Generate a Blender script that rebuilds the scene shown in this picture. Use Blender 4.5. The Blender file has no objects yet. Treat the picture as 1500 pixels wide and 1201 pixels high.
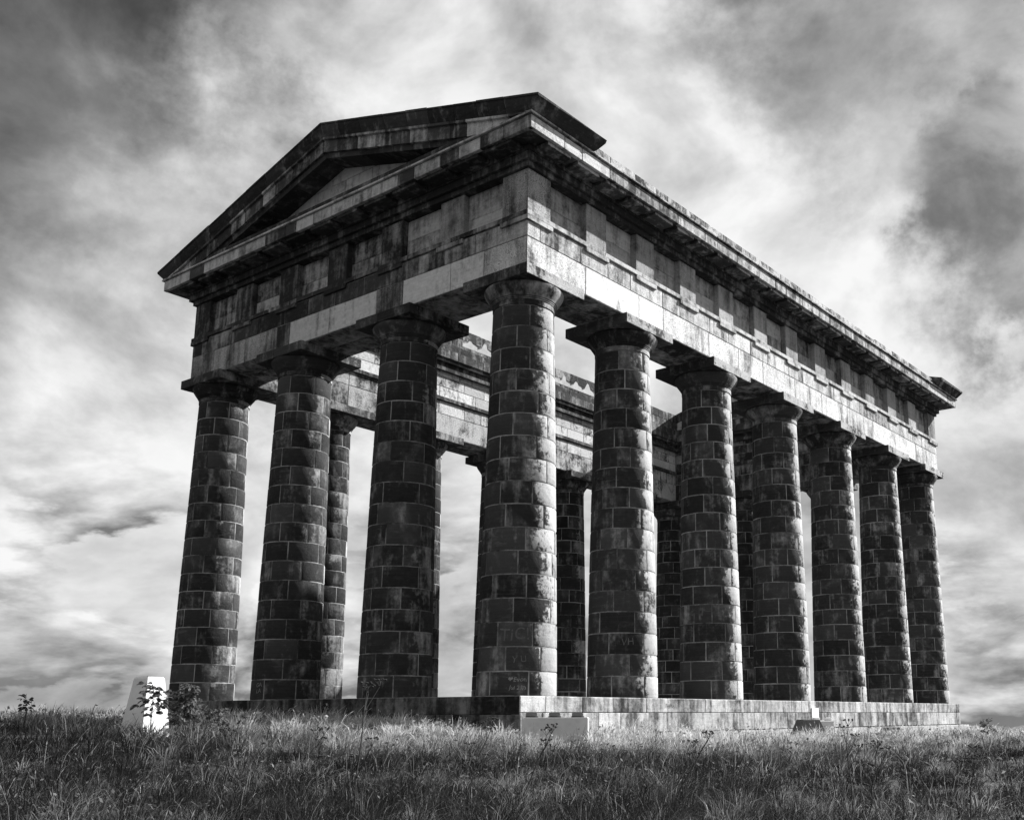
import bpy, math, random
import numpy as np
from mathutils import Matrix, Vector

rng = random.Random(7)
npr = np.random.default_rng(11)
scene = bpy.context.scene
col = scene.collection

# ------------------------------------------------------------------ camera
CAM = Vector((17.1887, -18.4418, -0.4117))
cr = Vector((0.80183, 0.59755, -0.00193)).normalized()
cf = Vector((-0.58552, 0.78633, 0.19712)).normalized()
cu = cr.cross(cf)
cd = bpy.data.cameras.new('camera')
cam = bpy.data.objects.new('camera', cd)
col.objects.link(cam)
cam.matrix_world = Matrix(((cr.x, cu.x, -cf.x, CAM.x), (cr.y, cu.y, -cf.y, CAM.y), (cr.z, cu.z, -cf.z, CAM.z), (0, 0, 0, 1)))
cd.sensor_width = 36.0
cd.lens = 36.0 * 1510.5 / 1500.0
cd.shift_x = (750 - 925.55) / 1500.0
cd.shift_y = (741.8 - 600.5) / 1500.0
cd.clip_start = 0.1
cd.clip_end = 20000
scene.camera = cam

# ------------------------------------------------------------------ light
SUN_AZ, SUN_EL = math.radians(66), math.radians(34)
S = Vector((math.cos(SUN_EL) * math.cos(SUN_AZ), math.cos(SUN_EL) * math.sin(SUN_AZ), math.sin(SUN_EL)))
ld = bpy.data.lights.new('sun', 'SUN')
ld.energy = 4.6
ld.angle = math.radians(0.6)
ld.color = (1.0, 1.0, 1.0)
sun = bpy.data.objects.new('sun', ld)
col.objects.link(sun)
sun.rotation_euler = S.to_track_quat('Z', 'Y').to_euler()
sun.location = (30, 40, 60)

scene.view_settings.view_transform = 'Standard'
scene.view_settings.look = 'None'
scene.view_settings.exposure = 1.5
scene.view_settings.gamma = 1.0
scene.view_settings.use_curve_mapping = False


class NT:
    """small helper to write node trees"""
    def __init__(self, tree):
        self.t = tree
        tree.nodes.clear()

    def n(self, typ, **kw):
        nd = self.t.nodes.new(typ)
        for k, v in kw.items():
            if k.startswith('i_'):
                key = k[2:]
                nd.inputs[int(key) if key.isdigit() else key.replace('_', ' ')].default_value = v
            else:
                setattr(nd, k, v)
        return nd

    def l(self, a, b):
        self.t.links.new(a, b)

    def m(self, op, a, b=None, c=None, clamp=False):
        nd = self.t.nodes.new('ShaderNodeMath')
        nd.operation = op
        nd.use_clamp = clamp
        for i, v in enumerate((a, b, c)):
            if v is None:
                continue
            if isinstance(v, (int, float)):
                nd.inputs[i].default_value = v
            else:
                self.t.links.new(v, nd.inputs[i])
        return nd.outputs[0]

    def vm(self, op, a, b=None, out=0):
        nd = self.t.nodes.new('ShaderNodeVectorMath')
        nd.operation = op
        for i, v in enumerate((a, b)):
            if v is None:
                continue
            if isinstance(v, (tuple, list)):
                nd.inputs[i].default_value = v
            else:
                self.t.links.new(v, nd.inputs[i])
        return nd.outputs['Value'] if out == 'v' else nd.outputs[0]

    def noise(self, vec, scale, detail=4, rough=.55, dist=0.0, w=None):
        nd = self.t.nodes.new('ShaderNodeTexNoise')
        if w is not None:
            nd.noise_dimensions = '4D'
            self.t.links.new(w, nd.inputs['W'])
        nd.inputs['Scale'].default_value = scale
        nd.inputs['Detail'].default_value = detail
        nd.inputs['Roughness'].default_value = rough
        nd.inputs['Distortion'].default_value = dist
        self.t.links.new(vec, nd.inputs['Vector'])
        return nd.outputs[0]

    def sstep(self, x, a, b, lo=0.0, hi=1.0):
        nd = self.t.nodes.new('ShaderNodeMapRange')
        nd.interpolation_type = 'SMOOTHSTEP'
        self.t.links.new(x, nd.inputs[0])
        for i, v in enumerate((a, b, lo, hi)):
            nd.inputs[i + 1].default_value = v
        return nd.outputs[0]

    def mix(self, f, a, b):
        """float mix"""
        nd = self.t.nodes.new('ShaderNodeMix')
        for v, i in ((f, 0), (a, 2), (b, 3)):
            if isinstance(v, (int, float)):
                nd.inputs[i].default_value = v
            else:
                self.t.links.new(v, nd.inputs[i])
        return nd.outputs[0]


# ------------------------------------------------------------------ world: clear sky seen through a red filter + cloud layers
world = bpy.data.worlds.new('World')
scene.world = world
world.use_nodes = True
w = NT(world.node_tree)
sky = w.n('ShaderNodeTexSky', sky_type='NISHITA', sun_disc=False, sun_elevation=SUN_EL, sun_rotation=math.pi / 2 - SUN_AZ, altitude=130)
sep = w.n('ShaderNodeSeparateColor')
w.l(sky.outputs[0], sep.inputs[0])
tc = w.n('ShaderNodeTexCoord')
D0 = tc.outputs['Generated']
sx = w.n('ShaderNodeSeparateXYZ')
w.l(D0, sx.inputs[0])
zc = w.m('ADD', w.m('MAXIMUM', sx.outputs[2], 0.0), 0.34)
comb = w.n('ShaderNodeCombineXYZ')
w.l(w.m('DIVIDE', sx.outputs[0], zc), comb.inputs[0])
w.l(w.m('DIVIDE', sx.outputs[1], zc), comb.inputs[1])
w.l(w.m('MULTIPLY', sx.outputs[2], 1.2), comb.inputs[2])
Q = comb.outputs[0]
c_big = w.noise(Q, 1.1, 4, .5, .3)
D3 = w.vm('MULTIPLY', D0, (1.0, 1.0, 1.55))
c_mid = w.m('ADD', w.m('MULTIPLY', w.noise(D3, 3.4, 8, .54, .5), .45), w.m('MULTIPLY', w.noise(Q, 2.3, 9, .58, .35), .55))
c_fin = w.noise(D3, 9.0, 8, .60, .3)
# relief: the same billows sampled a little towards the sun, so lit and shaded flanks appear
D3s = w.vm('ADD', D3, tuple(S * .06))
b_0 = w.noise(D3, 4.2, 9, .54, .35)
b_1 = w.noise(D3s, 4.2, 9, .54, .35)
relief = w.m('SUBTRACT', b_0, b_1)
warp = w.n('ShaderNodeTexNoise', i_Scale=3.2, i_Detail=8.0, i_Roughness=.62)
w.l(D0, warp.inputs['Vector'])
wv = w.vm('SUBTRACT', warp.outputs['Color'], (.5, .5, .5))
sc_ = w.n('ShaderNodeVectorMath', operation='SCALE', i_Scale=0.46)
w.l(wv, sc_.inputs[0])
DW = w.vm('NORMALIZE', w.vm('ADD', D0, sc_.outputs[0]))
cover = w.m('ADD', w.m('MULTIPLY', c_big, .42), w.m('ADD', w.m('MULTIPLY', c_mid, .62), w.m('MULTIPLY', c_fin, .16)))
cover = w.m('ADD', cover, w.m('MULTIPLY', b_0, .26))
# gaps (negative) and cloud banks (positive) lying where the photograph has them
for d, r0, r1, amt in (((-.84, .26, .5), 2, 16, -.09), ((-.88, .32, .40), 1, 12, -.11), ((-.713, .421, .561), 1, 9, -.08),
                       ((-.28, .76, .59), 1, 11, -.20), ((-.21, .88, .43), 1, 8, -.20), ((-.30, .87, .392), 1, 6, -.17), ((-.37, .85, .36), 1, 5, -.11),
                       ((-.24, .95, .10), 1, 10, -.10), ((-.916, .385, .10), 1, 8, -.08),
                       ((-.681, .51, .525), 2, 16, .13), ((-.434, .767, .472), 2, 16, .14), ((-.803, .53, .273), 3, 20, .12), ((-.325, .884, .336), 1, 9, .06)):
    dt = w.vm('DOT_PRODUCT', DW, d, out='v')
    cover = w.m('ADD', cover, w.sstep(dt, math.cos(math.radians(r1)), math.cos(math.radians(r0)), 0.0, amt))
haze = w.sstep(sx.outputs[2], 0.0, 0.22, 0.10, 0.0)
cover = w.m('ADD', cover, haze)
cloud_f = w.sstep(cover, 0.50, 0.88)
# grey bases and white tops of the clouds
low = w.sstep(sx.outputs[2], .03, .30, -.75, .15)      # heavier banks towards the horizon
cloud_v = w.m('ADD', 2.75, w.m('MULTIPLY', relief, 6.0))
cloud_v = w.m('ADD', cloud_v, w.m('MULTIPLY', w.m('SUBTRACT', w.noise(Q, 1.9, 7, .55, .4), .5), 3.2))
cloud_v = w.m('ADD', cloud_v, low)
# small cumulus banks low in the sky: grey bases, bright tops
DL = w.vm('MULTIPLY', D0, (1.0, 1.0, 3.0))
DLs = w.vm('ADD', DL, (.0, .0, .07))
l_0 = w.noise(DL, 6.5, 8, .55, .3)
l_1 = w.noise(DLs, 6.5, 8, .55, .3)
bank = w.m('MULTIPLY', w.sstep(l_0, .47, .56), w.sstep(sx.outputs[2], .12, .30, 1.0, 0.0))
cloud_v = w.m('ADD', cloud_v, w.m('MULTIPLY', bank, w.m('ADD', -.75, w.m('MULTIPLY', w.m('SUBTRACT', l_0, l_1), 9.0))))
cloud_v = w.m('MINIMUM', w.m('MAXIMUM', cloud_v, .70), 3.35)
veil = w.sstep(w.noise(D3, 5.0, 9, .60, .25), .32, .70, .55, 1.7)      # thin high cloud over the clear sky
clear_v = w.m('MULTIPLY', w.m('MULTIPLY', sep.outputs[0], 0.36), veil)
val = w.mix(cloud_f, clear_v, cloud_v)
cc = w.n('ShaderNodeCombineColor')
for i in range(3):
    w.l(val, cc.inputs[i])
bg = w.n('ShaderNodeBackground', i_Strength=0.1)
w.l(cc.outputs[0], bg.inputs[0])
ow = w.n('ShaderNodeOutputWorld')
w.l(bg.outputs[0], ow.inputs[0])


# ------------------------------------------------------------------ materials
def grey(v):
    return (v, v, v, 1.0)


def finish(m, nt, value, bump=None, bstr=.5, bdist=.01, rough=.92, spec=.07):
    cc = nt.n('ShaderNodeCombineColor')
    for i in range(3):
        nt.l(value, cc.inputs[i])
    b = nt.n('ShaderNodeBsdfPrincipled', i_Roughness=rough)
    b.inputs['Specular IOR Level'].default_value = spec
    nt.l(cc.outputs[0], b.inputs['Base Color'])
    if bump is not None:
        bp = nt.n('ShaderNodeBump', i_Strength=bstr, i_Distance=bdist)
        nt.l(bump, bp.inputs['Height'])
        nt.l(bp.outputs[0], b.inputs['Normal'])
    o = nt.n('ShaderNodeOutputMaterial')
    nt.l(b.outputs[0], o.inputs[0])
    return m


def sandstone():
    m = bpy.data.materials.new('sandstone')
    m.use_nodes = True
    t = NT(m.node_tree)
    g = t.n('ShaderNodeNewGeometry')
    P = g.outputs['Position']
    oi = t.n('ShaderNodeObjectInfo')
    rnd = oi.outputs['Random']

    def attr(nm):
        a = t.n('ShaderNodeAttribute', attribute_type='OBJECT', attribute_name=nm)
        return a.outputs['Fac']
    soot, tone, speck, wash = attr('soot'), attr('tone'), attr('speck'), attr('wash')
    W = t.m('MULTIPLY', rnd, 4.0)
    n1 = t.noise(P, 1.15, 6, .60, .4, w=W)
    n2 = t.noise(P, 9, 5, .65)
    n3 = t.noise(P, 42, 3, .6)
    mp = t.n('ShaderNodeMapping')
    mp.inputs['Scale'].default_value = (4.2, 4.2, .45)
    t.l(P, mp.inputs[0])
    n4 = t.noise(mp.outputs[0], 1.0, 4, .6, w=W)
    mph = t.n('ShaderNodeMapping')
    mph.inputs['Scale'].default_value = (1.2, 1.2, 26)
    t.l(P, mph.inputs[0])
    n5 = t.noise(mph.outputs[0], 1.0, 3, .6, w=W)     # bedding of the stone
    # weather side: rain has washed the crust away
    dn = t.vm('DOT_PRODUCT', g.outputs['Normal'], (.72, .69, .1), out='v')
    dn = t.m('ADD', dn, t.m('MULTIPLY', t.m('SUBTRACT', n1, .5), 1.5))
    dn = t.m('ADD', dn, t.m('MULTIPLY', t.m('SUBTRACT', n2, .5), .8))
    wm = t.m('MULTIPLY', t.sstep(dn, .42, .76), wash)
    f = t.m('ADD', t.m('MULTIPLY', t.m('SUBTRACT', n1, .5), 1.6), .5)
    f = t.m('ADD', f, t.m('MULTIPLY', t.m('SUBTRACT', n4, .5), 1.8))
    f = t.m('ADD', f, t.m('MULTIPLY', t.m('SUBTRACT', n2, .5), .7))
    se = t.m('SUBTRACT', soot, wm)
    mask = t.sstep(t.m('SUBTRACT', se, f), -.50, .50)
    clean = t.m('MULTIPLY', tone, t.m('ADD', .62, t.m('MULTIPLY', n2, .76)))
    clean = t.m('MULTIPLY', clean, t.m('ADD', .80, t.m('MULTIPLY', n5, .40)))
    crust = t.m('ADD', t.m('ADD', .012, t.m('MULTIPLY', t.m('MULTIPLY', rnd, rnd), .030)), t.m('MULTIPLY', t.m('MULTIPLY', n5, n2), .055))
    crust = t.m('ADD', crust, t.m('MULTIPLY', t.sstep(n1, .48, .74), .05))
    mps = t.n('ShaderNodeMapping')
    mps.inputs['Scale'].default_value = (1.6, 1.6, 6.5)
    t.l(P, mps.inputs[0])
    scuff = t.m('MULTIPLY', t.sstep(t.noise(mps.outputs[0], 1.0, 7, .7, .5, w=W), .56, .78), .085)
    crust = t.m('ADD', crust, scuff)
    crust = t.m('MULTIPLY', crust, t.m('ADD', .15, t.m('MULTIPLY', tone, 2.2)))
    base = t.mix(mask, clean, crust)
    pit = t.m('MULTIPLY', t.sstep(t.m('ADD', n3, t.m('MULTIPLY', t.m('SUBTRACT', n2, .5), .6)), .52, .66), speck)
    base = t.mix(pit, base, .03)
    h = t.m('ADD', t.m('MULTIPLY', n2, .9), t.m('MULTIPLY', n3, .5))
    h = t.m('SUBTRACT', h, t.m('MULTIPLY', pit, .6))
    return finish(m, t, base, h, .85, .03)


def simple(name, v, var=.4, scale=8, bstr=.3, bdist=.01, rough=.9, spec=.2):
    m = bpy.data.materials.new(name)
    m.use_nodes = True
    t = NT(m.node_tree)
    g = t.n('ShaderNodeNewGeometry')
    n = t.noise(g.outputs['Position'], scale, 5, .6)
    nb = t.noise(g.outputs['Position'], scale * .15, 4, .6)
    val = t.m('MULTIPLY', t.m('ADD', t.m('MULTIPLY', t.m('ADD', n, nb), var), 1 - var), v)
    return finish(m, t, val, n, bstr, bdist, rough, spec)


def leafy(name, lo, hi, trans=.45):
    """blades and leaves: light passes through them; tone per blade from an attribute"""
    m = bpy.data.materials.new(name)
    m.use_nodes = True
    t = NT(m.node_tree)
    a = t.n('ShaderNodeAttribute', attribute_name='tone')
    val = t.m('ADD', lo, t.m('MULTIPLY', a.outputs['Fac'], hi - lo))
    cc = t.n('ShaderNodeCombineColor')
    for i in range(3):
        t.l(val, cc.inputs[i])
    b = t.n('ShaderNodeBsdfPrincipled', i_Roughness=.55)
    b.inputs['Specular IOR Level'].default_value = .08
    t.l(cc.outputs[0], b.inputs['Base Color'])
    tr = t.n('ShaderNodeBsdfTranslucent')
    t.l(cc.outputs[0], tr.inputs[0])
    mx = t.n('ShaderNodeMixShader', i_0=trans)
    t.l(b.outputs[0], mx.inputs[1])
    t.l(tr.outputs[0], mx.inputs[2])
    o = t.n('ShaderNodeOutputMaterial')
    t.l(mx.outputs[0], o.inputs[0])
    return m


M_STONE = sandstone()
def mortar():
    m = bpy.data.materials.new('lime_mortar')
    m.use_nodes = True
    t = NT(m.node_tree)
    P = t.n('ShaderNodeNewGeometry').outputs['Position']
    a = t.noise(P, .8, 5, .65)
    b = t.noise(P, 7, 4, .6)
    v = t.m('ADD', .03, t.m('MULTIPLY', t.sstep(t.m('ADD', a, t.m('MULTIPLY', b, .35)), .46, .92), .33))
    return finish(m, t, v, b, .4, .01)


M_MORTAR = mortar()
M_SOIL = simple('soil', .045, .5, 5, .6, .03)
M_WHITE = simple('white_paint', .60, .5, 4, .15, .004, .7)
M_CONC = simple('pale_concrete', .50, .4, 7, .3, .006)
M_DCONC = simple('dark_concrete', .085, .5, 6, .4, .01)
M_METAL = simple('grey_metal', .10, .3, 9, .1, .002, .5, .4)
M_GRAFF = simple('scratched_stone', .10, .8, 18)
M_LIME = simple('lime_stain', .36, .7, 7)
M_GRASS = leafy('grass_blade', .008, .72, .38)
M_LEAF = leafy('weed_leaf', .03, .16, .35)
M_STEM = simple('dry_stem', .035, .4, 20)

# ------------------------------------------------------------------ object helpers


def mesh(name, verts, faces, mat=None, smooth=None):
    me = bpy.data.meshes.new(name)
    me.from_pydata(verts, [], faces)
    if mat:
        me.materials.append(mat)
    if smooth is not None:
        me.polygons.foreach_set('use_smooth', [True] * len(me.polygons))
        me.set_sharp_from_angle(angle=math.radians(smooth))
    me.update()
    return me


def put(name, me, parent=None, loc=(0, 0, 0), rz=0.0, **props):
    o = bpy.data.objects.new(name, me)
    col.objects.link(o)
    o.location = loc
    o.rotation_euler = (0, 0, rz)
    if parent is not None:
        o.parent = parent
    for k, v in props.items():
        o[k] = v
    return o


def empty(name, loc, label, cat, group=None, rz=0.0):
    o = put(name, None, None, loc, rz, label=label, category=cat)
    o.empty_display_size = .3
    if group:
        o['group'] = group
    return o


class MB:
    def __init__(self):
        self.v, self.f = [], []

    def add(self, verts, faces):
        b = len(self.v)
        self.v += [tuple(x) for x in verts]
        self.f += [tuple(i + b for i in q) for q in faces]

    def box(self, x0, x1, y0, y1, z0, z1):
        self.add([(x0, y0, z0), (x1, y0, z0), (x1, y1, z0), (x0, y1, z0), (x0, y0, z1), (x1, y0, z1), (x1, y1, z1), (x0, y1, z1)],
                 [(0, 3, 2, 1), (4, 5, 6, 7), (0, 1, 5, 4), (1, 2, 6, 5), (2, 3, 7, 6), (3, 0, 4, 7)])

    def lathe(self, prof, n=40):
        b = []
        for r, z in prof:
            b += [(r * math.cos(2 * math.pi * i / n), r * math.sin(2 * math.pi * i / n), z) for i in range(n)]
        f = [(k * n + i, k * n + (i + 1) % n, (k + 1) * n + (i + 1) % n, (k + 1) * n + i) for k in range(len(prof) - 1) for i in range(n)]
        f += [tuple(reversed(range(n))), tuple(range((len(prof) - 1) * n, len(prof) * n))]
        self.add(b, f)

    def tube(self, pts, rad, n=5):
        rings = []
        for i, q in enumerate(pts):
            q = Vector(q)
            d = (Vector(pts[min(i + 1, len(pts) - 1)]) - Vector(pts[max(i - 1, 0)])).normalized()
            a = d.orthogonal().normalized()
            bb = d.cross(a)
            r = rad[i] if isinstance(rad, (list, tuple)) else rad
            rings += [tuple(q + (a * math.cos(2 * math.pi * k / n) + bb * math.sin(2 * math.pi * k / n)) * r) for k in range(n)]
        f = [(k * n + i, k * n + (i + 1) % n, (k + 1) * n + (i + 1) % n, (k + 1) * n + i) for k in range(len(pts) - 1) for i in range(n)]
        f += [tuple(reversed(range(n))), tuple(range((len(pts) - 1) * n, len(pts) * n))]
        self.add(rings, f)

    def build(self, name, mat, smooth=None):
        return mesh(name, self.v, self.f, mat, smooth)


_bc = {}


def block_mesh(wd, dp, ht, ch=.009, mat=None):
    """dressed block: a box whose arrises are chamfered; width x, depth y, height z, centred"""
    mat = mat or M_STONE
    key = (round(wd, 2), round(dp, 2), round(ht, 2), ch, mat.name)
    if key in _bc:
        return _bc[key]
    X, Y, Z = key[0] / 2, key[1] / 2, key[2] / 2
    c = min(ch, X * .3, Y * .3, Z * .3)
    v = []
    for sz in (-1, 1):
        for ax in (0, 1, 2):
            for sx_, sy_ in ((-1, -1), (1, -1), (1, 1), (-1, 1)):
                # corner split in three, one for each face that meets there
                v.append((sx_ * (X - (c if ax != 0 else 0)), sy_ * (Y - (c if ax != 1 else 0)), sz * (Z - (c if ax != 2 else 0))))
    I = lambda s, ax, k: (0 if s < 0 else 12) + ax * 4 + k
    f = [(I(-1, 2, 3), I(-1, 2, 2), I(-1, 2, 1), I(-1, 2, 0)), (I(1, 2, 0), I(1, 2, 1), I(1, 2, 2), I(1, 2, 3))]
    f += [(I(-1, 1, 0), I(-1, 1, 1), I(1, 1, 1), I(1, 1, 0)), (I(-1, 1, 2), I(-1, 1, 3), I(1, 1, 3), I(1, 1, 2))]
    f += [(I(-1, 0, 1), I(-1, 0, 2), I(1, 0, 2), I(1, 0, 1)), (I(-1, 0, 3), I(-1, 0, 0), I(1, 0, 0), I(1, 0, 3))]
    for k in range(4):
        k2 = (k + 1) % 4
        ax = 1 if k in (0, 2) else 0      # face along edge k-k2
        f.append((I(-1, 2, k), I(-1, 2, k2), I(-1, ax, k2), I(-1, ax, k)))
        f.append((I(1, ax, k), I(1, ax, k2), I(1, 2, k2), I(1, 2, k)))
        a, b = (0, 1) if k in (0, 2) else (1, 0)
        f.append((I(-1, a, k), I(-1, b, k), I(1, b, k), I(1, a, k)))
        f.append((I(-1, 0, k), I(-1, 1, k), I(-1, 2, k)))
        f.append((I(1, 2, k), I(1, 1, k), I(1, 0, k)))
    me = bpy.data.meshes.new('block')
    me.from_pydata(v, [], f)
    import bmesh
    bm = bmesh.new()
    bm.from_mesh(me)
    bmesh.ops.recalc_face_normals(bm, faces=bm.faces)
    bm.to_mesh(me)
    bm.free()
    me.materials.append(mat)
    _bc[key] = me
    return me


GAP = .016


def block(parent, name, face, plane, c0, c1, z0, z1, proud=.012, T=.22, soot=.5, tone=.4, speck=.2, wash=0.0, gap=GAP, ch=.009):
    """a block laid into a wall face. face '-y' (coordinate x) or '+x' (coordinate y)"""
    wd, ht = c1 - c0 - gap, z1 - z0 - gap
    if wd < .02 or ht < .02:
        return None
    me = block_mesh(wd, T, ht, ch)
    pr = proud + rng.uniform(-.003, .003)
    c, z = (c0 + c1) / 2, (z0 + z1) / 2
    if face == '-y':
        loc, rz = (c, plane - pr + T / 2, z), 0.0
    else:
        loc, rz = (plane + pr - T / 2, c, z), math.pi / 2
    return put(name, me, parent, loc, rz, soot=soot, tone=tone, speck=speck, wash=wash)


def split(c0, c1, avg, jit=.25, off=0.0):
    n = max(1, round((c1 - c0) / avg))
    e = [c0 + (c1 - c0) * (i + off) / n for i in range(n + 1)]
    e = [c0] + [x + rng.uniform(-jit, jit) * avg for x in e if c0 + avg * .3 < x < c1 - avg * .3] + [c1]
    return e


# ------------------------------------------------------------------ dimensions (metres; x across the front, y along the side)
CX = [0.0, -4.372, -9.141, -13.513]
CY = [0.0, 4.192, 8.692, 13.192, 17.692, 22.192, 26.384]
L, DD = -CX[3], CY[6]
XC = -L / 2
R_BOT, R_TOP, Z_SH = .97, .785, 9.80


def ring(mb, eo, ei, z0, z1):
    o = [(-L - eo, -eo), (eo, -eo), (eo, DD + eo), (-L - eo, DD + eo)]
    i = [(-L - ei, -ei), (ei, -ei), (ei, DD + ei), (-L - ei, DD + ei)]
    v = [(x, y, z0) for x, y in o] + [(x, y, z0) for x, y in i] + [(x, y, z1) for x, y in o] + [(x, y, z1) for x, y in i]
    f = []
    for k in range(4):
        k2 = (k + 1) % 4
        f += [(k, k2, 8 + k2, 8 + k), (4 + k2, 4 + k, 12 + k, 12 + k2), (k2, k, 4 + k, 4 + k2), (8 + k, 8 + k2, 12 + k2, 12 + k)]
    mb.add(v, f)


# ------------------------------------------------------------------ terrain


def ground_z(x, y):
    x = np.asarray(x, float)
    y = np.asarray(y, float)
    dx = np.maximum(np.maximum(-L - 1.3 - x, x - 1.3), 0)
    dy = np.maximum(np.maximum(-1.3 - y, y - DD - 1.3), 0)
    d = np.sqrt(dx * dx + dy * dy)
    z = -1.0 - .010 * np.clip(x, -40, 40) - .011 * np.clip(y, -40, 40) - .022 * np.clip(d - 1, 0, 40)
    hx = np.clip((3 - x) / 6, 0, 1)
    hx = hx * hx * (3 - 2 * hx)
    z = z + .30 * hx * np.where(y < -8, np.exp(-((y + 8) / 5.0) ** 2), 1.0) * np.exp(-(np.maximum(-x - 18, 0) / 20) ** 2)
    q = np.maximum(d - 34, 0)
    z = z - np.minimum(.0035 * q * q, .30 * q)
    z = np.maximum(z, -130 + 0 * z)
    z = z + .05 * np.sin(x * .9 + 1.3 * np.sin(y * .5)) * np.sin(y * .8 + .7) * np.minimum(d, 1.5) / 1.5 + .05 * np.sin(x * .31 + y * .22 + 2) * np.minimum(d, 1.5)/1.5
    return z


radii = [0] + [1.0 * i for i in range(1, 70)] + [72, 76, 82, 90, 100, 115, 135, 160, 200, 260, 350, 500, 800, 1500, 3000, 6000]
NS = 144
vx, fx = [], []
for ri, rr in enumerate(radii[1:]):
    for k in range(NS):
        a = 2 * math.pi * k / NS
        x, y = rr * math.cos(a) - 2, rr * math.sin(a) + 2
        vx.append((x, y, float(ground_z(x, y))))
vx.append((-2, 2, float(ground_z(-2, 2)) - .3))
for ri in range(len(radii) - 2):
    for k in range(NS):
        fx.append((ri * NS + k, ri * NS + (k + 1) % NS, (ri + 1) * NS + (k + 1) % NS, (ri + 1) * NS + k)[::-1])
fx += [(len(vx) - 1, (k + 1) % NS, k)[::-1] for k in range(NS)]
fx = [q[::-1] for q in fx]
put('ground', mesh('ground', vx, fx, M_SOIL, 60), None, kind='structure')

# ------------------------------------------------------------------ the temple
temple = empty('stone_temple', (0, 0, -1.2), 'soot-blackened sandstone Doric temple with open roof on a hilltop, standing on a stone platform', 'temple')


class Rel:
    """children of the temple keep world coordinates through an offset"""
    z = 1.2


def part(name, me, **props):
    o = put(name, me, temple, (0, 0, Rel.z), 0.0, **props)
    return o


# --- platform
mb = MB()
mb.box(-L - 1.02, 1.02, -.98, DD + .98, -1.0, -.04)
mb.box(-L - 1.33, 1.33, -1.28, DD + 1.28, -1.6, -.90)
platform = part('platform', mb.build('platform_core', M_MORTAR))
# paving slabs and face stones
for j in range(9):
    ys = split(-1.0, DD + 1.0, 1.9, .1, .5 * (j % 2))
    x0, x1 = -L - 1.05 + j * (L + 2.1) / 9, -L - 1.05 + (j + 1) * (L + 2.1) / 9
    for a, b in zip(ys[:-1], ys[1:]):
        me = block_mesh(x1 - x0 - .01, b - a - .01, .14)
        put('paving_slab', me, platform, ((x0 + x1) / 2, (a + b) / 2, -.07), 0, soot=.35, tone=.38, speck=.2, wash=.2)
for z0, z1, av, off in ((-.375, -.14 + .14 - .002, 1.25, 0), (-.87, -.375, 1.1, .5)):
    e = split(-1.012, DD + 1.05, av, .3, off)
    for a, b in zip(e[:-1], e[1:]):
        block(platform, 'face_stone', '+x', 1.05, a, b, z0, z1, .02, .3, soot=rng.uniform(.30, .68), tone=rng.uniform(.40, .56), speck=.35, wash=.0, gap=.012)
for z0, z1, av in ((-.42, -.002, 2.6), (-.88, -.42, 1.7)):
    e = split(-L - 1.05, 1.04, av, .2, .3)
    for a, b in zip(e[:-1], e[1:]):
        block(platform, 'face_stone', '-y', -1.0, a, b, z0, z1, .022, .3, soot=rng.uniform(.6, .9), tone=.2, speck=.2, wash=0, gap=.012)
e = split(-1.30, DD + 1.33, 1.5, .2)
for a, b in zip(e[:-1], e[1:]):
    block(platform, 'step_stone', '+x', 1.33, a, b, -1.5, -.885, .02, .45, soot=rng.uniform(.3, .6), tone=.45, speck=.2, wash=.15)
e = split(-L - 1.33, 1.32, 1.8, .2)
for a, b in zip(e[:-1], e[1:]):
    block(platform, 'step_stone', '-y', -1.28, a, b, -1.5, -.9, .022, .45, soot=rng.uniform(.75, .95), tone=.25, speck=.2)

# --- columns
NCRS, Z_NECK = 17, 9.64
CH = Z_NECK / NCRS


def rad(z):
    return R_BOT - (R_BOT - R_TOP) * (max(z, 0) / Z_SH) ** 1.2


MG = .0125


def drum_geo(a0, a1, z0, z1):
    """one curved shaft block, edges eased"""
    na = 7
    ang = [a0 + (a1 - a0) * t for t in (0, .05, .275, .5, .725, .95, 1)]
    zz = [z0, z0 + .02, z1 - .02, z1]
    v, f = [], []
    for j, z in enumerate(zz):
        for i, a in enumerate(ang):
            edge = (i in (0, na - 1)) or (j in (0, 3))
            r = rad(z) - (.009 + .004 * rng.random() if edge else .004 * rng.random())
            zz_ = z + (rng.uniform(-.007, .004) if j == 3 else rng.uniform(-.004, .007) if j == 0 else 0)
            aa_ = a + (rng.uniform(0, .008) if i == 0 else -rng.uniform(0, .008) if i == na - 1 else 0)
            v.append((r * math.cos(aa_), r * math.sin(aa_), zz_))
    for j in range(3):
        for i in range(na - 1):
            f.append((j * na + i, j * na + i + 1, (j + 1) * na + i + 1, (j + 1) * na + i))
    b = len(v)
    rim = [i for i in range(na)] + [(j) * na + na - 1 for j in (1, 2)] + [3 * na + i for i in reversed(range(na))] + [j * na for j in (2, 1)]
    for k in rim:
        x, y, z = v[k]
        s = (rad(z) - .05) / math.hypot(x, y)
        v.append((x * s, y * s, z))
    n = len(rim)
    for k in range(n):
        k2 = (k + 1) % n
        f.append((rim[k2], rim[k], b + k, b + k2))
    return v, f


drums = []
for k in range(NCRS):
    cuts = [i * math.pi / 3 + rng.uniform(-.10, .10) for i in range(6)]
    cuts.append(cuts[0] + 2 * math.pi)
    lst = []
    for i in range(6):
        z0, z1 = k * CH + MG, (k + 1) * CH - MG
        g = MG / rad(k * CH)
        geo = drum_geo(cuts[i] + g, cuts[i + 1] - g, z0, z1)
        lst.append(((cuts[i] + cuts[i + 1]) / 2, geo, mesh('shaft_block', geo[0], geo[1], M_STONE, 40), cuts[i + 1]))
    drums.append(lst)

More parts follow.
